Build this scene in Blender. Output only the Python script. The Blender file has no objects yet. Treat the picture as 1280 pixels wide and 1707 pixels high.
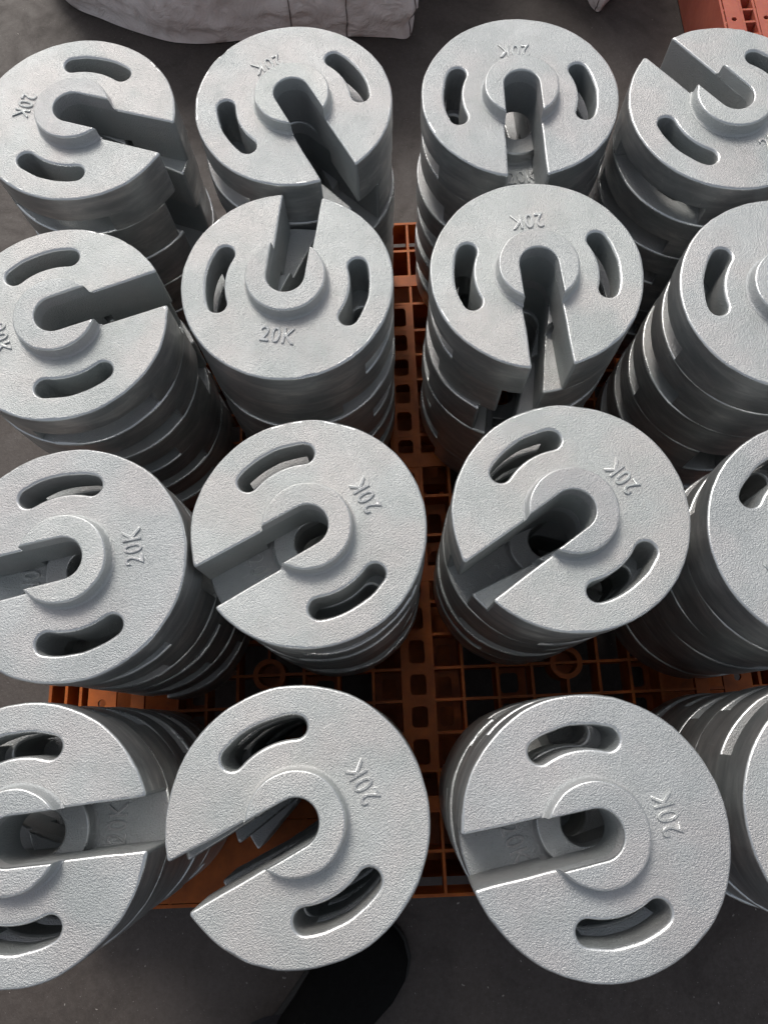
import bpy, bmesh, math, random
from math import sin, cos, pi, radians, hypot, atan2, asin, sqrt
from mathutils import Vector, Matrix, noise
from mathutils.geometry import tessellate_polygon

S = bpy.context.scene
COL = S.collection
R = 0.1125                       # radius of a weight, metres

# ------------------------------------------------------------------ camera
cam_d = bpy.data.cameras.new('camera')
cam = bpy.data.objects.new('camera', cam_d)
COL.objects.link(cam)
pitch, roll = radians(16.24), radians(-3.66)
rt, up, fw = Vector((1, 0, 0)), Vector((0, cos(pitch), sin(pitch))), Vector((0, sin(pitch), -cos(pitch)))
cx = cos(roll) * rt + sin(roll) * up
cy = -sin(roll) * rt + cos(roll) * up
mw = Matrix((cx, cy, -fw)).transposed().to_4x4()
mw.translation = Vector((0, 0, (5.916 + 3.281) * R))
cam.matrix_world = mw
cam_d.sensor_fit = 'HORIZONTAL'
cam_d.sensor_width = 36
cam_d.lens = 1218.0 / 1280 * 36
cam_d.clip_start = 0.01
cam_d.clip_end = 500
S.camera = cam

# ------------------------------------------------------------------ sky, sun, exposure
sun_az = radians(108)            # direction the light comes from, measured from +x
sun_el = radians(47)
w = bpy.data.worlds.new('World')
S.world = w
w.use_nodes = True
nt = w.node_tree
bg = nt.nodes['Background']
sky = nt.nodes.new('ShaderNodeTexSky')
sky.sky_type = 'NISHITA'
sky.sun_disc = False
sky.sun_elevation = sun_el
sky.sun_rotation = pi / 2 - sun_az
sky.dust_density = 4.0
sky.air_density = 1.0
sky.ozone_density = 0.6
hs = nt.nodes.new('ShaderNodeHueSaturation')      # thin overcast: less blue than a clear sky
hs.inputs['Saturation'].default_value = 0.40
nt.links.new(sky.outputs[0], hs.inputs['Color'])
nt.links.new(hs.outputs[0], bg.inputs[0])
bg.inputs[1].default_value = 0.080
sd = bpy.data.lights.new('sun', 'SUN')
sd.energy = 1.2
sd.angle = radians(20)
sd.color = (1.0, 0.95, 0.88)
so = bpy.data.objects.new('sun', sd)
COL.objects.link(so)
to_sun = Vector((cos(sun_az) * cos(sun_el), sin(sun_az) * cos(sun_el), sin(sun_el)))
so.rotation_euler = to_sun.to_track_quat('Z', 'Y').to_euler()
so.location = to_sun * 5
S.view_settings.view_transform = 'Standard'
S.view_settings.look = 'None'
S.view_settings.exposure = 0.64
S.view_settings.gamma = 1.0

# ------------------------------------------------------------------ helpers
def tag(o, label=None, cat=None, group=None, kind=None):
    if label: o['label'] = label
    if cat: o['category'] = cat
    if group: o['group'] = group
    if kind: o['kind'] = kind
    return o

def link(name, me, mat=None, parent=None):
    o = bpy.data.objects.new(name, me)
    COL.objects.link(o)
    if mat is not None and not me.materials:
        me.materials.append(mat)
    if parent: o.parent = parent
    return o

def empty(name, loc=(0, 0, 0), rz=0):
    o = bpy.data.objects.new(name, None)
    o.empty_display_size = 0.03
    COL.objects.link(o)
    o.location = loc
    o.rotation_euler = (0, 0, rz)
    return o

def smooth(me, deg=35):
    me.polygons.foreach_set('use_smooth', [True] * len(me.polygons))
    me.set_sharp_from_angle(angle=radians(deg))

def weighted(me):
    o = bpy.data.objects.new('tmp', me)
    COL.objects.link(o)
    m = o.modifiers.new('wn', 'WEIGHTED_NORMAL')
    m.keep_sharp = True
    m.weight = 80
    dg = bpy.context.evaluated_depsgraph_get()
    dg.update()
    r = bpy.data.meshes.new_from_object(o.evaluated_get(dg))
    bpy.data.objects.remove(o)
    return r

class MB:
    def __init__(s): s.v = []; s.f = []
    def box(s, x0, x1, y0, y1, z0, z1):
        b = len(s.v)
        s.v += [(x0, y0, z0), (x1, y0, z0), (x1, y1, z0), (x0, y1, z0), (x0, y0, z1), (x1, y0, z1), (x1, y1, z1), (x0, y1, z1)]
        s.f += [(b, b+3, b+2, b+1), (b+4, b+5, b+6, b+7), (b, b+1, b+5, b+4), (b+1, b+2, b+6, b+5), (b+2, b+3, b+7, b+6), (b+3, b, b+4, b+7)]
    def plate_hole(s, x0, x1, y0, y1, z0, z1, cx, cy, r, n=12):
        "box with a round hole through it"
        for z, flip in ((z1, False), (z0, True)):
            outer = [Vector((x0, y0, 0)), Vector((x1, y0, 0)), Vector((x1, y1, 0)), Vector((x0, y1, 0))]
            inner = [Vector((cx + r*cos(2*pi*k/n), cy + r*sin(2*pi*k/n), 0)) for k in range(n)]
            al = outer + inner
            b = len(s.v)
            s.v += [(p.x, p.y, z) for p in al]
            for t in tessellate_polygon([outer, inner]):
                a, c, d = t
                nz = (al[c]-al[a]).cross(al[d]-al[a]).z
                if (nz < 0) != flip: t = (a, d, c)
                s.f.append(tuple(b+i for i in t))
        bt = len(s.v) - 2*(4+n); bb = bt + 4 + n
        for k in range(4):
            k2 = (k+1) % 4
            s.f.append((bb+k, bb+k2, bt+k2, bt+k))
        for k in range(n):
            k2 = (k+1) % n
            s.f.append((bt+4+k, bt+4+k2, bb+4+k2, bb+4+k))
    def tube(s, pts, r, n=8, closed=False):
        b = len(s.v); m = len(pts)
        for i, p in enumerate(pts):
            p = Vector(p)
            a = Vector(pts[(i-1) % m]) if (i or closed) else p
            c = Vector(pts[(i+1) % m]) if (i < m-1 or closed) else p
            t = (c-a).normalized()
            u = t.cross(Vector((0, 0, 1)))
            if u.length < .05: u = t.cross(Vector((1, 0, 0)))
            u.normalize(); v = t.cross(u)
            rr = r(i) if callable(r) else r
            for k in range(n):
                q = p + rr*(cos(2*pi*k/n)*u + sin(2*pi*k/n)*v)
                s.v.append(tuple(q))
        for i in range(m if closed else m-1):
            j = (i+1) % m
            for k in range(n):
                k2 = (k+1) % n
                s.f.append((b+i*n+k, b+i*n+k2, b+j*n+k2, b+j*n+k))
        if not closed:
            s.f.append(tuple(b+k for k in range(n)))
            s.f.append(tuple(b+(m-1)*n+k for k in reversed(range(n))))
    def mesh(s, name):
        me = bpy.data.meshes.new(name)
        me.from_pydata(s.v, [], s.f)
        me.validate()
        bm = bmesh.new(); bm.from_mesh(me)
        bmesh.ops.recalc_face_normals(bm, faces=bm.faces)
        bm.to_mesh(me); bm.free()
        return me

def nodes(name):
    m = bpy.data.materials.new(name)
    m.use_nodes = True
    t = m.node_tree
    return m, t, t.nodes['Principled BSDF']

def N(t, typ, **kw):
    n = t.nodes.new(typ)
    for k, v in kw.items():
        if k.startswith('_'): n.inputs[k[1:].replace('_', ' ')].default_value = v
        else: setattr(n, k, v)
    return n

def ramp(t, src, stops):
    r = t.nodes.new('ShaderNodeValToRGB')
    e = r.color_ramp.elements
    while len(e) < len(stops): e.new(0.5)
    for q, (p, c) in zip(e, stops):
        q.position = p
        q.color = (*c, 1) if not isinstance(c, (int, float)) else (c, c, c, 1)
    t.links.new(src, r.inputs[0])
    return r

def mixc(t, fac, a, b, mode='MIX'):
    m = t.nodes.new('ShaderNodeMix'); m.data_type = 'RGBA'; m.blend_type = mode
    for sock, val in ((m.inputs[0], fac), (m.inputs[6], a), (m.inputs[7], b)):
        if hasattr(val, 'links') or isinstance(val, bpy.types.NodeSocket): t.links.new(val, sock)
        elif isinstance(val, (int, float)): sock.default_value = val
        else: sock.default_value = (*val, 1)
    return m.outputs[2]

# ------------------------------------------------------------------ materials
def mat_zinc(name, side=False, wall=False, edge=False):
    m, t, b = nodes(name)
    tc = N(t, 'ShaderNodeTexCoord'); oi = N(t, 'ShaderNodeObjectInfo')
    off = N(t, 'ShaderNodeVectorMath', operation='SCALE')
    t.links.new(oi.outputs['Location'], off.inputs[0]); off.inputs['Scale'].default_value = 3.7
    ad = N(t, 'ShaderNodeVectorMath', operation='ADD')
    t.links.new(tc.outputs['Object'], ad.inputs[0]); t.links.new(off.outputs[0], ad.inputs[1])
    v = ad.outputs[0]
    def nz(scale, det=2, rough=.5, dist=0):
        n = N(t, 'ShaderNodeTexNoise', _Scale=scale, _Detail=det, _Roughness=rough, _Distortion=dist)
        t.links.new(v, n.inputs['Vector']); return n
    big = nz(9, 3, .6); mid = nz(38, 4, .6, .5); tint = nz(14, 2); grain = nz(1000, 2, .6); grain2 = nz(600, 2, .55); wear = nz(70, 6, .7, 1.2)
    r1 = ramp(t, big.outputs[0], [(.3, (.450, .475, .480)), (.7, (.590, .610, .615))])
    c = mixc(t, ramp(t, tint.outputs[0], [(.42, 0), (.62, .5)]).outputs[0], r1.outputs[0], (.59, .555, .55))
    c = mixc(t, ramp(t, mid.outputs[0], [(.50, 0), (.75, .30)]).outputs[0], c, (.44, .475, .47))
    # grimy stains on the coat, in spots of their own
    c = mixc(t, ramp(t, wear.outputs[0], [(.64, 0), (.74, .45)]).outputs[0], c, (.35, .33, .31))
    # pale scuffs and thin scratches from handling
    mp2 = N(t, 'ShaderNodeMapping'); mp2.inputs['Rotation'].default_value = (0, 0, .8); mp2.inputs['Scale'].default_value = (1, 7, 1)
    t.links.new(v, mp2.inputs['Vector'])
    sc = N(t, 'ShaderNodeTexNoise', _Scale=60, _Detail=5, _Roughness=.75, _Distortion=.6)
    t.links.new(mp2.outputs[0], sc.inputs['Vector'])
    c = mixc(t, ramp(t, sc.outputs[0], [(.60, 0), (.70, .6)]).outputs[0], c, (.72, .73, .73))
    # every casting a little different
    rv = ramp(t, oi.outputs['Random'], [(0, (.90, .90, .91)), (1, (1.0, 1.0, .985))])
    c = mixc(t, 1.0, c, rv.outputs[0], 'MULTIPLY')
    if edge:      # rounded edges: highlight put into the colour as a paler tone
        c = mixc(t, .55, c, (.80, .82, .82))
    if wall:      # walls of the slot and of the grip holes: recess shade put into the colour
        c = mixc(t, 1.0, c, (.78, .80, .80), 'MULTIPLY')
    if side:      # smooth flank: more metallic, tone varied in streaks, with drag marks
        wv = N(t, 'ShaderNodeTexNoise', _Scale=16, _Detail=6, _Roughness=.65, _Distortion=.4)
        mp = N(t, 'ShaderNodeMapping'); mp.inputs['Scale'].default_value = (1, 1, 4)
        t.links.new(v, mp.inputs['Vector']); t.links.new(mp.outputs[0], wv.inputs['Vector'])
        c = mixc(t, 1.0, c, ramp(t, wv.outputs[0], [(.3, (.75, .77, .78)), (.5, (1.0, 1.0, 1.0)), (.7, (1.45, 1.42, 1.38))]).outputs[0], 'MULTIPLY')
    t.links.new(c, b.inputs['Base Color'])
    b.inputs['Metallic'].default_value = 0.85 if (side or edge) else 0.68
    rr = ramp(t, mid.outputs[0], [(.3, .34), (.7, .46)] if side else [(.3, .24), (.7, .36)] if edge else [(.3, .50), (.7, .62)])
    t.links.new(rr.outputs[0], b.inputs['Roughness'])
    # cast, pebbled skin
    a = N(t, 'ShaderNodeMath', operation='ADD')
    t.links.new(grain.outputs[0], a.inputs[0]); t.links.new(grain2.outputs[0], a.inputs[1])
    bu = N(t, 'ShaderNodeBump', _Strength=.22 if (side or edge) else 1.0, _Distance=.0010)
    t.links.new(a.outputs[0], bu.inputs['Height'])
    bu2 = N(t, 'ShaderNodeBump', _Strength=.16, _Distance=.002)
    t.links.new(mid.outputs[0], bu2.inputs['Height'])
    t.links.new(bu.outputs[0], bu2.inputs['Normal'])
    t.links.new(bu2.outputs[0], b.inputs['Normal'])
    return m

def mat_plastic(name, c1, c2):
    m, t, b = nodes(name)
    tc = N(t, 'ShaderNodeTexCoord')
    n = N(t, 'ShaderNodeTexNoise', _Scale=22, _Detail=6, _Roughness=.65)
    t.links.new(tc.outputs['Object'], n.inputs['Vector'])
    c = ramp(t, n.outputs[0], [(.3, c1), (.72, c2)])
    d = N(t, 'ShaderNodeTexNoise', _Scale=90, _Detail=5, _Roughness=.7)
    t.links.new(tc.outputs['Object'], d.inputs['Vector'])
    c = mixc(t, ramp(t, d.outputs[0], [(.6, 0), (.75, .5)]).outputs[0], c.outputs[0], tuple(x*.45+.02 for x in c1))
    t.links.new(c, b.inputs['Base Color'])
    b.inputs['Roughness'].default_value = .5
    b.inputs['Specular IOR Level'].default_value = .3
    b.inputs['Subsurface Weight'].default_value = .4
    b.inputs['Subsurface Radius'].default_value = (1.0, .35, .08)
    b.inputs['Subsurface Scale'].default_value = .006
    bu = N(t, 'ShaderNodeBump', _Strength=.25, _Distance=.001)
    t.links.new(d.outputs[0], bu.inputs['Height']); t.links.new(bu.outputs[0], b.inputs['Normal'])
    return m

def mat_concrete():
    m, t, b = nodes('dark_concrete')
    tc = N(t, 'ShaderNodeTexCoord')
    def nz(scale, det=4, rough=.6, dist=0):
        n = N(t, 'ShaderNodeTexNoise', _Scale=scale, _Detail=det, _Roughness=rough, _Distortion=dist)
        t.links.new(tc.outputs['Object'], n.inputs['Vector']); return n
    a = nz(2.2, 6, .6, .4); f = nz(160, 5, .7); st = nz(9, 6, .65, 1.0); g = nz(420, 3, .6)
    c = ramp(t, a.outputs[0], [(.3, (.038, .029, .025)), (.7, (.062, .050, .044))])
    c = mixc(t, ramp(t, f.outputs[0], [(.35, .0), (.7, .6)]).outputs[0], c.outputs[0], (.085, .073, .066))
    c = mixc(t, ramp(t, st.outputs[0], [(.5, 0), (.66, .5)]).outputs[0], c, (.030, .024, .021))
    c = mixc(t, ramp(t, g.outputs[0], [(.70, 0), (.74, 1)]).outputs[0], c, (.30, .29, .28))
    t.links.new(c, b.inputs['Base Color'])
    r = ramp(t, st.outputs[0], [(.3, .55), (.7, .78)])
    t.links.new(r.outputs[0], b.inputs['Roughness'])
    bu = N(t, 'ShaderNodeBump', _Strength=.5, _Distance=.0015)
    t.links.new(f.outputs[0], bu.inputs['Height']); t.links.new(bu.outputs[0], b.inputs['Normal'])
    return m

def mat_fabric():
    m, t, b = nodes('woven_sack_cloth')
    tc = N(t, 'ShaderNodeTexCoord')
    n = N(t, 'ShaderNodeTexNoise', _Scale=7, _Detail=6, _Roughness=.65, _Distortion=.8)
    t.links.new(tc.outputs['Object'], n.inputs['Vector'])
    c = ramp(t, n.outputs[0], [(.3, (.70, .62, .60)), (.5, (.80, .73, .71)), (.7, (.86, .81, .79))])
    t.links.new(c.outputs[0], b.inputs['Base Color'])
    b.inputs['Roughness'].default_value = .75
    wv1 = N(t, 'ShaderNodeTexWave', bands_direction='X', _Scale=120, _Distortion=.6)
    wv2 = N(t, 'ShaderNodeTexWave', bands_direction='Z', _Scale=120, _Distortion=.6)
    for q in (wv1, wv2): t.links.new(tc.outputs['Object'], q.inputs['Vector'])
    mx = N(t, 'ShaderNodeMath', operation='MAXIMUM')
    t.links.new(wv1.outputs[1], mx.inputs[0]); t.links.new(wv2.outputs[1], mx.inputs[1])
    n2 = N(t, 'ShaderNodeTexNoise', _Scale=16, _Detail=7, _Roughness=.6, _Distortion=2.0)
    t.links.new(tc.outputs['Object'], n2.inputs['Vector'])
    bu = N(t, 'ShaderNodeBump', _Strength=.25, _Distance=.001)
    t.links.new(mx.outputs[0], bu.inputs['Height'])
    bu2 = N(t, 'ShaderNodeBump', _Strength=.7, _Distance=.012)
    t.links.new(n2.outputs[0], bu2.inputs['Height']); t.links.new(bu.outputs[0], bu2.inputs['Normal'])
    t.links.new(bu2.outputs[0], b.inputs['Normal'])
    return m

def mat_plain(name, col, rough=.6, metal=0, nscale=60, bump=.2, dist=.001, var=.25):
    m, t, b = nodes(name)
    tc = N(t, 'ShaderNodeTexCoord')
    n = N(t, 'ShaderNodeTexNoise', _Scale=nscale, _Detail=5, _Roughness=.6)
    t.links.new(tc.outputs['Object'], n.inputs['Vector'])
    c = ramp(t, n.outputs[0], [(.3, tuple(x*(1-var) for x in col)), (.7, tuple(min(1, x*(1+var)) for x in col))])
    t.links.new(c.outputs[0], b.inputs['Base Color'])
    b.inputs['Roughness'].default_value = rough
    b.inputs['Metallic'].default_value = metal
    bu = N(t, 'ShaderNodeBump', _Strength=bump, _Distance=dist)
    t.links.new(n.outputs[0], bu.inputs['Height']); t.links.new(bu.outputs[0], b.inputs['Normal'])
    return m

M_zinc = mat_zinc('zinc_grey_cast_skin')
M_side = mat_zinc('smooth_grey_flank', True)
M_wall = mat_zinc('painted_shade_slot_wall', False, True)
M_edge = mat_zinc('painted_highlight_edge', False, False, True)
M_orange = mat_plastic('orange_pallet_plastic', (.20, .046, .005), (.44, .110, .012))
M_red = mat_plastic('faded_red_pallet_plastic', (.38, .095, .062), (.50, .15, .10))
M_floor = mat_concrete()
M_bag = mat_fabric()
M_thread = mat_plain('sack_thread', (.16, .13, .12), .8)
M_leather = mat_plain('black_leather', (.004, .004, .004), .75, 0, 120, .4)
M_leather.node_tree.nodes['Principled BSDF'].inputs['Specular IOR Level'].default_value = .12
M_rubber = mat_plain('black_rubber', (.012, .012, .012), .7)
M_cloth = mat_plain('charcoal_cloth', (.030, .032, .040), .85, 0, 300, .5)
M_grit = mat_plain('pale_grit', (.30, .28, .26), .8, 0, 200)

# ------------------------------------------------------------------ the floor
FLOOR = -0.14
n_ = 48
fb = MB(); fb.v = [(-60, -60, FLOOR), (60, -60, FLOOR), (60, 60, FLOOR), (-60, 60, FLOOR)]; fb.f = [(0, 1, 2, 3)]
tag(link('concrete_floor', fb.mesh('floor'), M_floor), kind='structure')

# ------------------------------------------------------------------ the slotted weight
T0 = 0.547 * R          # thickness
HUBH = 0.132 * R
W0, W1 = 0.174, 0.188   # half width of the slot at the middle and at the mouth (in R)
BORE = 0.425
NOTCH = [(56, 127), (-127, -56)]
ND = 0.010
RN = .774 * R + .0001   # the grip notch reaches in to the arc-shaped hand hole
NH = 0.42 * T0

def slot_half(x):       # x in metres
    return R * (W0 + (W1 - W0) * max(0, x / R))

def outer_loop(o, notch, bore, seed, wob=.0010):
    """outline of the weight, mouth towards +x, shrunk by o; constant count of points"""
    rr = R - o
    # angle where slot wall meets the rim
    am = asin((R * W1 + o) / rr)
    fil = .0035 / rr
    P = []
    def rim(a, d=0.0):
        if d: return (RN*cos(a), RN*sin(a))
        q = rr + wob * noise.noise(Vector((cos(a)*2.3, sin(a)*2.3, seed*7.1))) + wob*.45*noise.noise(Vector((cos(a)*11, sin(a)*11, seed*3.3)))
        return (q*cos(a), q*sin(a))
    def dep(deg):
        return ND if notch else 0
    # rim from am+fil round to 2pi-am-fil with doubled points at the notch ends
    seg = []
    b0, b1 = math.degrees(am+fil), 360 - math.degrees(am+fil)
    br = [b0, 56, 127, 233, 304, b1]
    for k in range(5):
        n = [16, 18, 26, 18, 16][k]
        inn = k in (1, 3)
        for i in range(n+1):
            a = br[k] + (br[k+1]-br[k])*i/n
            if inn and i == 0: a += .0
            P.append(rim(radians(a), ND if (notch and inn) else 0))
    # lower mouth corner fillet, wall inward, round end, wall outward, upper fillet
    def wall(x, s): return (x, s*(slot_half(x)+o+.0006*noise.noise(Vector((x*38, s*2.0, seed*4.7)))))
    xm = rr*cos(am)
    def bez(a, c, b, n=4):
        return [((1-t)**2*a[0]+2*t*(1-t)*c[0]+t*t*b[0], (1-t)**2*a[1]+2*t*(1-t)*c[1]+t*t*b[1]) for t in [i/n for i in range(1, n)]]
    w_in = xm - .0035
    P += bez(P[-1], (xm, -(R*W1+o)), wall(w_in, -1))
    xb = sqrt((BORE*R+o)**2 - (slot_half(BORE*R*.9)+o)**2)
    for i in range(7): P.append(wall(w_in + (xb-w_in)*i/6, -1))
    ab = atan2(slot_half(xb)+o, xb)
    rb = hypot(slot_half(xb)+o, xb)
    low, capn = [], 26
    for i in range(1, 7):
        x = xb*(1-i/6)
        if bore:
            a = -ab + (-pi/2+ab)*i/6
            low.append((rb*cos(a), rb*sin(a)))
        else: low.append(wall(x, -1))
    cap = []
    for i in range(1, capn):
        a = -pi/2 - pi*i/capn
        q = rb if bore else (R*W0+o)
        cap.append((q*cos(a), q*sin(a)))
    up_ = [(x, -y) for x, y in reversed(low)]
    P += low + cap + up_
    for i in range(6, -1, -1): P.append(wall(w_in + (xb-w_in)*i/6, 1))
    P += bez(wall(w_in, 1), (xm, R*W1+o), P[0])
    return P

def arc_hole(o, mid, seed):
    rc, hw, half = .68*R, .094*R + o, 23.2
    P = []
    m = radians(mid); h = radians(half)
    for i in range(15):
        a = m - h + 2*h*i/14; hx = hw + (.0007*noise.noise(Vector((i*.35, mid, seed*2.9))) if seed is not None else 0); P.append(((rc+hx)*cos(a), (rc+hx)*sin(a)))
    for i in range(1, 10):
        a = pi*i/10; c = m + h
        P.append((rc*cos(c)+hw*cos(c+a), rc*sin(c)+hw*sin(c+a)))
    for i in range(15):
        a = m + h - 2*h*i/14; P.append(((rc-hw)*cos(a), (rc-hw)*sin(a)))
    for i in range(1, 10):
        a = pi + pi*i/10; c = m - h
        P.append((rc*cos(c)+hw*cos(c+a), rc*sin(c)+hw*sin(c+a)))
    return P

def cap_faces(loops, idx, upward, F):
    vl = [[Vector((x, y, 0)) for x, y in l] for l in loops]
    flat = [q for l in vl for q in l]; fi = [q for l in idx for q in l]
    for t in tessellate_polygon(vl):
        a, b, c = t
        ar = (flat[b]-flat[a]).cross(flat[c]-flat[a]).z
        if abs(ar) < 1e-12: continue
        if (ar > 0) != upward: t = (a, c, b)
        F.append(tuple(fi[i] for i in t))

def body_mesh(seed, T):
    V, F = [], []
    bv = .0029
    rnd = random.Random(seed)
    # rows from below to above: (z, o, notch, bore)
    rows = [(0, .0012, True, True), (.0012, 0, True, True), (NH, 0, True, True)]
    bz = HUBH + .0012
    rows = [(0, .0012, True, True), (.0012, .0, True, True), (bz, 0, True, True), (bz, 0, True, False), (NH, 0, True, False), (NH, 0, False, False)]
    for k in range(5):
        a = pi/2*k/4
        rows.append((T - bv + bv*sin(a), bv*(1-cos(a)), False, False))
    loops = []
    for z, o, nt_, bo in rows:
        P = outer_loop(o, nt_, bo, seed)
        loops.append((z, P))
    n = len(loops[0][1])
    idx = []
    for z, P in loops:
        b = len(V); V += [(x, y, z) for x, y in P]; idx.append(list(range(b, b+n)))
    # nicks and knocks along the top edge
    for _ in range(6):
        i0 = rnd.randrange(n); dpt = rnd.uniform(.0004, .0011); wd = rnd.choice((0, 1, 1, 2))
        for i in range(i0-wd, i0+wd+1):
            q = dpt*(1-abs(i-i0)/(wd+1))*rnd.uniform(.6, 1.1)
            x, y, z = V[idx[-2][i % n]]; h_ = hypot(x, y)
            if h_ < .5*R: continue
            for row, kk in ((-4, .55), (-3, .9), (-2, 1.1)):
                x, y, z = V[idx[row][i % n]]; h_ = hypot(x, y)
                V[idx[row][i % n]] = (x*(1-q*kk/h_), y*(1-q*kk/h_), z-q*.35)
    open_ = set()
    b_ = [0, 17, 17+19, 17+19+27, 17+19+27+19]
    for i in range(n):
        x, y = loops[0][1][i]; x2, y2 = loops[0][1][(i+1) % n]
        if abs(hypot(x, y)-RN) < 1e-6 and abs(hypot(x2, y2)-RN) < 1e-6:
            m1 = abs(abs(math.degrees(atan2(y, x)))-92); m2 = abs(abs(math.degrees(atan2(y2, x2)))-92)
            if max(m1, m2) < 24.0: open_.add(i)
    for k_, (a, b) in enumerate(zip(idx, idx[1:])):
        for i in range(n):
            j = (i+1) % n
            if k_ < 4 and i in open_: continue
            F.append((a[i], a[j], b[j], b[i]))
    hb, ht, hbi, hti = [], [], [], []
    hr = [(0, -.0006+.001), (.001, -.0006), (T-bv, 0)]
    lb = .0038
    hr = [(0, .0000), (NH, 0), (NH, -.0008)] + [(T - lb + lb*sin(pi/2*k/4), lb*(1-cos(pi/2*k/4))-.0008) for k in range(5)]
    for mid in (92, -92):
        ii = []
        for z, o in hr:
            P = arc_hole(o, mid, None if (z == 0 or o == 0) else seed); b = len(V); V += [(x, y, z) for x, y in P]; ii.append(list(range(b, b+len(P))))
            if z == 0: hb.append(P)
            lastP = P
        ht.append(lastP); hbi.append(ii[0]); hti.append(ii[-1])
        m_ = len(ii[0])
        for k_, (a, b) in enumerate(zip(ii, ii[1:])):
            for i in range(m_):
                j = (i+1) % m_
                if k_ == 0 and i < 14: continue
                F.append((a[j], a[i], b[i], b[j]))
    cap_faces([loops[-1][1]] + ht, [idx[-1]] + hti, True, F)
    cap_faces([loops[0][1]] + hb, [idx[0]] + hbi, False, F)
    me = bpy.data.meshes.new('weight_body')
    me.from_pydata(V, [], F)
    bm = bmesh.new(); bm.from_mesh(me)
    bmesh.ops.remove_doubles(bm, verts=bm.verts, dist=1e-6)
    bmesh.ops.dissolve_degenerate(bm, edges=bm.edges, dist=1e-7)
    bmesh.ops.recalc_face_normals(bm, faces=bm.faces)
    bm.to_mesh(me); bm.free()
    smooth(me, 38)
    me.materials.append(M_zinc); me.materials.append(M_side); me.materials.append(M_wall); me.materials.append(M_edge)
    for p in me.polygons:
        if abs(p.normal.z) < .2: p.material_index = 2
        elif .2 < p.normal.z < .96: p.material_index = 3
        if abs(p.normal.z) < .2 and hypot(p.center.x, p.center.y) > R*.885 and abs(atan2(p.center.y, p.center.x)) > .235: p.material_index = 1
    return weighted(me)

def hub_mesh(seed):
    V, F = [], []
    # profile: (z, outer radius, extra slot clearance)
    ro = .375*R
    prof = [(-.0015, ro+.0034, 0), (.0004, ro+.0032, 0), (.0009, ro+.0021, 0), (.0020, ro+.0011, 0), (.0040, ro+.0007, 0), (HUBH-.0022, ro, 0),
            (HUBH-.0008, ro-.0007, .0008), (HUBH-.0002, ro-.0016, .0015), (HUBH, ro-.0028, .0026)]
    loops = []
    for z, q, o in prof:
        P = []
        am = asin((slot_half(q*.9)+o)/q)
        for i in range(61):
            a = am + (2*pi-2*am)*i/60
            k = q + .0005*noise.noise(Vector((cos(a)*3, sin(a)*3, seed*5.3)))
            P.append((k*cos(a), k*sin(a)))
        x1 = q*cos(am)
        for i in range(1, 6):
            x = x1*(1-i/6); P.append((x, -(slot_half(x)+o)))
        for i in range(21):
            a = -pi/2 - pi*i/20; k = R*W0+o; P.append((k*cos(a), k*sin(a)))
        for i in range(1, 6):
            x = x1*i/6; P.append((x, slot_half(x)+o))
        loops.append((z, P))
    n = len(loops[0][1]); idx = []
    for z, P in loops:
        b = len(V); V += [(x, y, z) for x, y in P]; idx.append(list(range(b, b+n)))
    for a, b in zip(idx, idx[1:]):
        for i in range(n):
            j = (i+1) % n; F.append((a[i], a[j], b[j], b[i]))
    cap_faces([loops[-1][1]], [idx[-1]], True, F)
    cap_faces([loops[0][1]], [idx[0]], False, F)
    me = bpy.data.meshes.new('hub_ring')
    me.from_pydata(V, [], F)
    bm = bmesh.new(); bm.from_mesh(me)
    bmesh.ops.recalc_face_normals(bm, faces=bm.faces)
    bm.to_mesh(me); bm.free()
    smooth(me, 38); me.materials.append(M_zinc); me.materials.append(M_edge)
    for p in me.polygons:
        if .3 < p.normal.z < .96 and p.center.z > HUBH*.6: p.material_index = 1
    return weighted(me)

def text_mesh():
    cu = bpy.data.curves.new('lettering', 'FONT')
    cu.body = '20K'; cu.size = .0250; cu.align_x = 'CENTER'; cu.align_y = 'CENTER'
    cu.extrude = .0011; cu.bevel_depth = .0004; cu.bevel_resolution = 1; cu.space_character = 1.12
    cu.resolution_u = 6; cu.offset = -.0001
    o = bpy.data.objects.new('t', cu); COL.objects.link(o)
    dg = bpy.context.evaluated_depsgraph_get(); dg.update()
    me = bpy.data.meshes.new_from_object(o.evaluated_get(dg))
    bpy.data.objects.remove(o)
    me.transform(Matrix.Translation((0, 0, .0002)) @ Matrix.Diagonal((.80, 1, 1, 1)))
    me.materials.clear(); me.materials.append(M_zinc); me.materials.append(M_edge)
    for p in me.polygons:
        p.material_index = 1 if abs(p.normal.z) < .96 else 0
    return me

BODY = [body_mesh(s, T0) for s in range(5)]
HUB = [hub_mesh(s) for s in range(3)]
TEXT = text_mesh()

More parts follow.
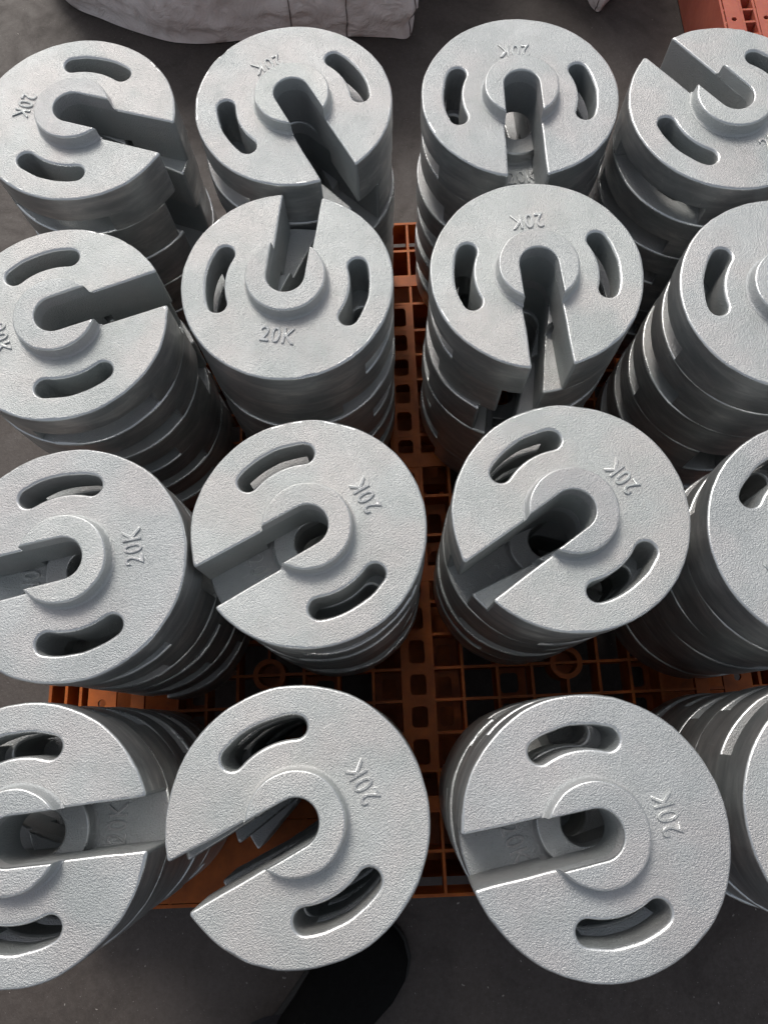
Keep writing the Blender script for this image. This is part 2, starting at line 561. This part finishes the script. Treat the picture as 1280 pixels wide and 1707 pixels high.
# measured stacks: name, x, y, z of the top (in R, camera frame), mouth angles from the top down (None = guess)
STK = {
 'A1': (-2.852, 6.093, -.004, [-19.2, -29, -24, 150, 20, -30]),
 'A2': (-.649, 6.076, .020, [-64.6, -46, -70, 118, -60, -30]),
 'A3': (1.644, 6.040, -.025, [-91.7, 91.3, 99, 84, -80, 92]),
 'A4': (3.690, 5.700, .020, [126.3, 116, 121, -60, 128, 110]),
 'B1': (-2.876, 3.764, -.009, [17, 24, 8, -160, 20, 5]),
 'B2': (-.767, 4.023, -.020, [79.8, 62, 83, 66, 88, -95]),
 'B3': (1.568, 3.976, -.033, [-88.1, -100, -110, -101, -92, 85]),
 'B4': (3.847, 3.595, -.020, [74, 88, 66, -100, 80, 84]),
 'C1': (-2.657, 1.464, .026, [-169.5, 0, -150, 10, 30, -100]),
 'C2': (-.643, 1.620, -.004, [-153.2, 23, 120, 30, 200, 60]),
 'C3': (1.565, 1.605, .001, [-147.6, -158, 35, -20, 110, 40]),
 'C4': (3.685, 1.310, -.031, [34, 40, 30, 42, 35, 30]),
 'D1': (-2.911, -.656, .012, [3.35, 181, 158, 148, -50, 120]),
 'D2': (-.799, -.652, .016, [-155.5, -151.5, -157, -151, -145, -133]),
 'D3': (1.416, -.860, .013, [-170.9, 15, 110, -60, 200, 30]),
 'D4': (3.534, -.871, .011, [25, 0, 5, -8, 3, 0]),
}
ROW = {'A': 'back row', 'B': 'second row from back', 'C': 'third row from back', 'D': 'front row'}
COLN = {'1': 'leftmost', '2': 'second', '3': 'third', '4': 'rightmost'}
ORD = ['topmost', 'second', 'third', 'fourth', 'fifth', 'bottom']
NUM = {1: 'second weight down', 2: 'third weight down', 3: 'fourth weight down', 4: 'fifth weight down', 5: 'bottom weight'}
def slotdir(a):
    a = a % 360
    return ['right', 'upper right', 'up', 'upper left', 'left', 'lower left', 'down', 'lower right'][int(((a + 22.5) % 360)//45)]
GROUP = 'slotted weights stacked on the orange pallet'

def make_weight():
    r = empty('slotted_weight')
    link('body', BODY[0], None, r)
    link('hub_ring', HUB[0], None, r)
    link('lettering', TEXT, None, r)
    return r
proto = make_weight()
rnd = random.Random(11)
first = True
for nm, (x, y, zt, angs) in STK.items():
    top = (zt + 3.281) * R
    Tk = top / 6
    for lv in range(6):
        if first: o = proto; kids = list(proto.children)
        else:
            o = proto.copy(); COL.objects.link(o)
            kids = []
            for ch in proto.children:
                c = ch.copy(); COL.objects.link(c); c.parent = o; kids.append(c)
        first = False
        j = 0 if lv == 0 else .013 * R
        ox, oy = rnd.uniform(-j, j)*1.6, rnd.uniform(-j, j)*1.6
        o.location = (x*R + ox, y*R + oy, top - (lv+1)*Tk)
        o.rotation_euler = (0, 0, radians(angs[lv]))
        k = rnd.randrange(5)
        sc = (Tk - .00025) / T0
        for c in kids:
            if c.name.startswith('body'):
                c.data = BODY[k]; c.scale = (1, 1, sc)
            elif c.name.startswith('hub'):
                c.data = HUB[k % 3]; c.location = (0, 0, T0*sc)
            else:
                c.location = (-.565*R, rnd.uniform(-.002, .002), T0*sc - .0001)
                c.rotation_euler = (0, 0, -pi/2 + rnd.uniform(-.05, .05))
        c_ = COLN[nm[1]]
        if lv == 0:
            edge = ''
            lab = 'topmost weight, slot facing %s, %s stack of the %s' % (slotdir(angs[0]), c_ if c_ in ('leftmost', 'rightmost') else c_ + ' from left', ROW[nm[0]])
            if nm in ('B4', 'C4', 'D4'):
                lab = 'topmost weight cut off by the frame, rightmost stack of the %s' % ROW[nm[0]]
        else:
            lab = '%s, %s stack of the %s' % (NUM[lv], c_ if c_ in ('leftmost', 'rightmost') else c_ + ' from left', ROW[nm[0]])
        tag(o, lab, 'weight', GROUP)

# ------------------------------------------------------------------ plastic pallets
def orange_pallet():
    root = empty('plastic_pallet', (.037, .293, 0), radians(-1.15))
    tag(root, 'orange plastic grid pallet under all the stacked weights', 'pallet')
    Z = -.0006
    HB = .510; VB = .506; D = .042; th = .0019
    ul = [.021, .062, .110, .158, .250, .293, .333, .488, .468]
    vl = [.030, .128, .174, .221, .264, .307, .355, .454]
    g = MB()
    for s in (-1, 1):
        for u in ul: g.box(s*u-th, s*u+th, -VB, VB, -D, Z)
        for v in vl:
            g.box(-HB, HB, s*v-th, s*v+th, -D, Z-.0004)
    # split round plate area is covered by the panel below
    link('deck_grid', g.mesh('deck_grid'), M_orange, root)
    # flat bars
    for s in (-1, 1):
        b = MB(); b.box(-HB+.004, HB-.004, s*.397-.010, s*.397+.010, -.006, Z+.0006); link('flat_bar', b.mesh('flat_bar'), M_orange, root)
        b = MB(); b.box(-HB+.004, HB-.004, s*.087-.011, s*.087+.011, -.006, Z+.0006); link('flat_bar', b.mesh('flat_bar'), M_orange, root)
        b = MB(); b.box(s*.388-.009, s*.388+.009, -VB+.004, VB-.004, -.0065, Z+.0010); link('flat_bar', b.mesh('flat_bar'), M_orange, root)
    # edge strips with round holes
    for s in (-1, 1):
        st = MB()
        v = -.50
        while v < .495:
            x0, x1 = sorted((s*.418, s*.457))
            st.plate_hole(x0, x1, v, v+.0455, -.005, Z+.0002, s*.4375, v+.0228, .0058)
            v += .0455
        link('edge_strip', st.mesh('edge_strip'), M_orange, root)
    # rim
    r = MB()
    r.box(-HB-.002, -HB+.002, -VB, VB, -.05, Z+.0003); r.box(HB-.002, HB+.002, -VB, VB, -.05, Z+.0003)
    r.box(-HB-.002, HB+.002, -VB-.002, -VB+.002, -.05, Z+.0006); r.box(-HB-.002, HB+.002, VB-.002, VB+.002, -.05, Z+.0006)
    link('rim', r.mesh('rim'), M_orange, root)
    # framed openings in the middle columns
    fr = MB()
    ve = sorted([s*v for v in vl + [.076] for s in (-1, 1)])
    for ui, (u0, u1, zz, hw) in enumerate([(-.021, .021, Z-.0006, .011), (.021, .062, -.075, .010), (-.062, -.021, -.075, .010), (.110, .158, -.060, .013), (-.158, -.110, -.060, .013), (.293, .333, -.040, .010), (-.333, -.293, -.040, .010)]):
        um = (u0+u1)/2
        for v0, v1 in zip(ve, ve[1:]):
            if v1 - v0 < .035 or abs((v0+v1)/2) > .36: continue
            vm = (v0+v1)/2; hv = (v1-v0)/2 - .0075
            fr.box(u0, um-hw, v0, v1, zz-.003, zz); fr.box(um+hw, u1, v0, v1, zz-.003, zz)
            fr.box(um-hw, um+hw, v0, vm-hv, zz-.003, zz-.0003); fr.box(um-hw, um+hw, vm+hv, v1, zz-.003, zz-.0003)
            # rounded corners of the opening
            for a in (-1, 1):
                for b in (-1, 1):
                    k = len(fr.v); c = .0035
                    fr.v += [(um+a*hw, vm+b*hv, zz-.0008), (um+a*(hw-c), vm+b*hv, zz-.0008), (um+a*hw, vm+b*(hv-c), zz-.0008),
                             (um+a*hw, vm+b*hv, zz-.003), (um+a*(hw-c), vm+b*hv, zz-.003), (um+a*hw, vm+b*(hv-c), zz-.003)]
                    fr.f += [(k, k+1, k+2), (k+3, k+5, k+4), (k+1, k+4, k+5, k+2), (k, k+3, k+4, k+1), (k, k+2, k+5, k+3)]
    link('frame_panel', fr.mesh('frame_panel'), M_orange, root)
    # round sockets
    for a in (-1, 1):
        for b in (-1, 1):
            c = MB(); n = 28; px, py = a*.206, b*.221
            prof = [(.0155, Z+.0009), (.0225, Z+.0009), (.0225, -D), (.0155, -D)]
            for (q, z) in prof: c.v += [(px+q*cos(2*pi*k/n), py+q*sin(2*pi*k/n), z) for k in range(n)]
            for i in range(4):
                j = (i+1) % 4
                for k in range(n):
                    k2 = (k+1) % n; c.f.append((i*n+k, i*n+k2, j*n+k2, j*n+k))
            k0 = len(c.v)
            c.v += [(px+.0155*cos(2*pi*k/n), py+.0155*sin(2*pi*k/n), -.030) for k in range(n)]
            c.f.append(tuple(range(k0, k0+n)))
            link('round_socket', c.mesh('round_socket'), M_orange, root)
            for y0, y1 in ((py+.0226, py+.080), (py-.080, py-.0226)):
                e = MB(); e.box(px-th, px+th, y0, y1, -D, Z)
                link('socket_rib', e.mesh('socket_rib'), M_orange, root)
    # solid panels over the front and back corners
    for b in (-1, 1):
        for a in (-1, 1):
            p = MB(); x0, x1 = sorted((a*.060, a*.417)); y0, y1 = sorted((b*.409, b*.503))
            if b > 0: y0 = .460; x0, x1 = sorted((a*.120, a*.417))
            p.box(x0, x1, y0, y1, -.006, Z+.0001)
            link('deck_panel', p.mesh('deck_panel'), M_orange, root)
    # feet and runners
    for fu in (-.43, 0, .43):
        for fv in (-.43, 0, .43):
            f = MB(); h = .062; h2 = .055
            for z, q in ((-.0425, h), (-.125, h2)):
                f.v += [(fu-q, fv-q, z), (fu+q, fv-q, z), (fu+q, fv+q, z), (fu-q, fv+q, z)]
            f.f = [(0, 1, 5, 4), (1, 2, 6, 5), (2, 3, 7, 6), (3, 0, 4, 7)]
            for i in range(4): pass
            f.f.append((4, 5, 6, 7))
            link('foot', f.mesh('foot'), M_orange, root)
    for fv in (-.43, 0, .43):
        f = MB(); f.box(-HB, HB, fv-.06, fv+.06, FLOOR+.001, FLOOR+.0145); link('runner', f.mesh('runner'), M_orange, root)
    for fu in (-.43, 0, .43):
        f = MB(); f.box(fu-.06, fu+.06, -VB+.02, VB-.02, FLOOR+.0016, FLOOR+.0135); link('runner', f.mesh('runner'), M_orange, root)
orange_pallet()

def red_pallet():
    root = empty('plastic_pallet', (.672, 1.10, 0), radians(-1))
    tag(root, 'faded red plastic pallet on the floor at the top right corner', 'pallet')
    W, L, D = 1.0, 1.0, .05
    th = .002; z1 = -.004
    r = MB()
    r.box(0, .004, 0, L, -.137, z1); r.box(.004, W, 0, .004, -.137, z1); r.box(W-.004, W, .004, L, -.137, z1); r.box(.004, W-.004, L-.004, L, -.137, z1)
    link('side_wall', r.mesh('side_wall'), M_red, root)
    u = .006
    for k in range(9):
        s = MB(); v = .006
        while v < L - .06:
            s.plate_hole(u, u+.028, v, v+.058, -.008, z1+.001, u+.014, v+.03, .0048)
            v += .058
        link('deck_strip', s.mesh('deck_strip'), M_red, root)
        u += .058
        u += 0.0
    g = MB()
    u = .006
    for k in range(9):
        g.box(u+.0285, u+.0325, .004, L-.004, -D, z1+.0006); g.box(u+.0525, u+.0565, .004, L-.004, -D, z1+.0006)
        u += .058
    v = .03
    while v < L:
        g.box(.004, .53, v-th, v+th, -D, z1-.0003); v += .029
    link('deck_grid', g.mesh('deck_grid'), M_red, root)
    e = MB(); e.box(.53, W-.004, .004, L-.004, -.01, z1); link('deck_panel', e.mesh('deck_panel'), M_red, root)
red_pallet()

# ------------------------------------------------------------------ bulk bags behind
def catmull(P, n):
    out = []; m = len(P)
    for i in range(m):
        p0, p1, p2, p3 = [Vector(P[(i+k-1) % m]) for k in range(4)]
        for k in range(n):
            t = k/n
            out.append(.5*((2*p1)+(-p0+p2)*t+(2*p0-5*p1+4*p2-p3)*t*t+(-p0+3*p1-3*p2+p3)*t**3))
    return out

def bag(foot, centre, height, label, seams, seed, name='bulk_bag'):
    C = Vector(centre)
    P = catmull([Vector(p) for p in foot], 20)
    nP = len(P)
    prof = []
    nz_ = 60
    for i in range(nz_+1):
        t = i/nz_
        z = FLOOR + .002 + height*t
        if t < .13: s = .97 + .03*sin(pi/2*t/.13)
        elif t < .62: s = 1.0 - .16*((t-.13)/.49)**1.35
        else:
            q = (t-.62)/.38; s = .84*sqrt(max(0, 1-(q*.93)**2.4))
        prof.append((z, s))
    V, F = [], []
    def pt(i, j):
        z, s = prof[i]; p = P[j % nP]
        q = C + (p-C)*s
        v = Vector((q.x, q.y, z))
        k = Vector((v.x*3.0, v.y*3.0, v.z*6+seed))
        d = .014*noise.noise(k) + .012*noise.noise(k*2.7) - .012*abs(noise.noise(k*5.1)) - .007*abs(noise.noise(k*11)) + .002*noise.noise(k*23)
        edge = min(1, i/3)
        dirn = Vector((p.x-C.x, p.y-C.y, 0)).normalized()
        v += dirn*d*edge
        v.z += .008*noise.noise(k*2.1)*edge
        return v
    for i in range(nz_+1):
        for j in range(nP): V.append(tuple(pt(i, j)))
    for i in range(nz_):
        for j in range(nP):
            j2 = (j+1) % nP; F.append((i*nP+j, i*nP+j2, (i+1)*nP+j2, (i+1)*nP+j))
    F.append(tuple(nz_*nP+j for j in range(nP)))
    F.append(tuple(reversed(range(nP))))
    me = bpy.data.meshes.new('bag_cloth'); me.from_pydata(V, [], F)
    bm = bmesh.new(); bm.from_mesh(me); bmesh.ops.recalc_face_normals(bm, faces=bm.faces); bm.to_mesh(me); bm.free()
    smooth(me, 80)
    root = empty(name, (C.x, C.y, FLOOR))
    tag(root, label, 'bag')
    o = link('sack', me, M_bag, root); o.matrix_parent_inverse = Matrix.Translation((-C.x, -C.y, -FLOOR))
    for j in seams:
        sm = MB()
        sm.tube([pt(i, j) + (pt(i, j)-Vector((C.x, C.y, pt(i, j).z))).normalized()*.001 for i in range(0, nz_-2)], .0013, 6)
        o = link('seam', sm.mesh('seam'), M_thread, root); o.matrix_parent_inverse = Matrix.Translation((-C.x, -C.y, -FLOOR))
    return root

k = .950
ft = [(-.66, 1.56), (-.555, 1.475), (-.43, 1.410), (-.365, 1.392), (-.30, 1.388), (-.18, 1.394), (-.06, 1.385), (.02, 1.380), (.085, 1.372), (.128, 1.368), (.145, 1.42), (.155, 1.50), (.26, 1.62), (.40, 1.9), (.30, 2.25), (-.30, 2.35), (-.66, 2.15), (-.74, 1.80)]
ft = [(a*k, b*k + .042) for a, b in ft]
bag(ft, (-.20, 1.78), .56, 'large dusty woven bulk bag on the floor behind the back row', [108, 132, 184], 1.7)
ft2 = [(.485, 1.49), (.510, 1.425), (.524, 1.408), (.540, 1.425), (.60, 1.50), (.66, 1.65), (.62, 1.95), (.45, 2.05), (.30, 1.85), (.36, 1.62)]
ft2 = [(a*.975, b*.96 + .030) for a, b in ft2]
bag(ft2, (.47, 1.70), .42, 'pale bag corner poking in at the top edge, left of the red pallet', [28], 8.2)

# ------------------------------------------------------------------ photographer's foot
def person():
    root = empty('person', (-.14, -.42, FLOOR), 0)
    tag(root, "photographer's foot in a black shoe with dark trouser leg, at the bottom edge", 'person')
    toe, heel = Vector((-.022, -.275)), Vector((-.235, -.475))
    ax = (toe-heel).normalized(); L = (toe-heel).length; nv = Vector((-ax.y, ax.x))
    def sect(t, z0, top, wid, n=24):
        c = heel + ax*L*t; out = []
        for k in range(n):
            a = 2*pi*k/n
            x = cos(a); y = sin(a)
            xx = math.copysign(abs(x)**.8, x); yy = math.copysign(abs(y)**.75, y)
            h = (top-z0)/2
            p = c + nv*wid*xx
            out.append((p.x, p.y, FLOOR + z0 + h + h*yy))
        return out
    def loft(S_, name, mat, cl0=True):
        m = MB(); n = len(S_[0])
        for q in S_: m.v += q
        for i in range(len(S_)-1):
            for k in range(n):
                k2 = (k+1) % n; m.f.append((i*n+k, i*n+k2, (i+1)*n+k2, (i+1)*n+k))
        m.f.append(tuple(range(n))); m.f.append(tuple((len(S_)-1)*n+k for k in range(n)))
        me = m.mesh(name); smooth(me, 60)
        o = link(name, me, mat, root); o.matrix_parent_inverse = Matrix.Translation((.14, .42, -FLOOR))
        return o
    prof = [(0, .022, .075, .016), (.03, .018, .095, .032), (.10, .018, .110, .040), (.22, .018, .112, .043), (.36, .018, .105, .043), (.50, .018, .088, .047), (.64, .018, .072, .054), (.78, .018, .062, .057), (.88, .018, .055, .052), (.95, .018, .048, .039), (.99, .020, .040, .020), (1.0, .024, .034, .008)]
    sh = loft([sect(*p) for p in prof], 'shoe', M_leather)
    so_ = [(p[0]*1.012-.004, .001, .020, p[3]+.004) for p in prof]
    loft([sect(*p) for p in so_], 'sole', M_rubber)
    # laces
    lc = MB()
    for i, t in enumerate((.40, .47, .54, .61)):
        c = heel + ax*L*t; zt = FLOOR + .105 - (t-.36)*.16 + .004
        pts = []
        for k in range(9):
            s = (k-4)/4; p = c + nv*.026*s + ax*.006*(s if i % 2 else -s)
            pts.append((p.x, p.y, zt - .010*s*s))
        lc.tube(pts, .0022, 6)
    o = link('laces', lc.mesh('laces'), M_rubber, root); o.matrix_parent_inverse = Matrix.Translation((.14, .42, -FLOOR))
    # trouser leg with soft folds, from the ankle up
    secs = []
    A = Vector((-.185, -.43, FLOOR+.060)); B = Vector((-.15, -.60, .42)); Cc = Vector((-.12, -.62, .80))
    for i in range(26):
        t = i/25
        p = (1-t)**2*A + 2*t*(1-t)*B + t*t*Cc
        q = .070 + .022*t + .004*sin(i*1.9)*(1-t)
        ring = []
        for k in range(24):
            a = 2*pi*k/24
            rr = q*(1 + .05*sin(3*a + i*.7) + .03*noise.noise(Vector((cos(a)*2, sin(a)*2, i*.4))))
            ring.append((p.x + rr*cos(a), p.y + rr*sin(a), p.z + .012*cos(a*1.0+2)*(1-t)))
        secs.append(ring)
    loft(secs, 'trouser_leg', M_cloth)
person()

# ------------------------------------------------------------------ grit on the floor
rg = random.Random(5)
gm = MB()
for i in range(420):
    if i < 230: x, y = rg.uniform(-.75, .75), rg.uniform(-.62, -.24)
    else: x, y = rg.uniform(-1.1, 1.2), rg.uniform(-.3, 1.9)
    s = rg.choice([.0004, .0005, .0007, .0009, .0013])*rg.uniform(.6, 1.1)
    a = rg.uniform(0, pi); l = s*rg.uniform(1, 2.6)
    b = len(gm.v)
    for (p, q) in ((-l, -s), (l, -s*.6), (l*.7, s), (-l*.8, s*.7)):
        gm.v.append((x+p*cos(a)-q*sin(a), y+p*sin(a)+q*cos(a), FLOOR+.0002))
    gm.v.append((x, y, FLOOR+s*.9))
    gm.f += [(b, b+1, b+4), (b+1, b+2, b+4), (b+2, b+3, b+4), (b+3, b, b+4)]
tag(link('grit', gm.mesh('grit'), M_grit), kind='stuff')
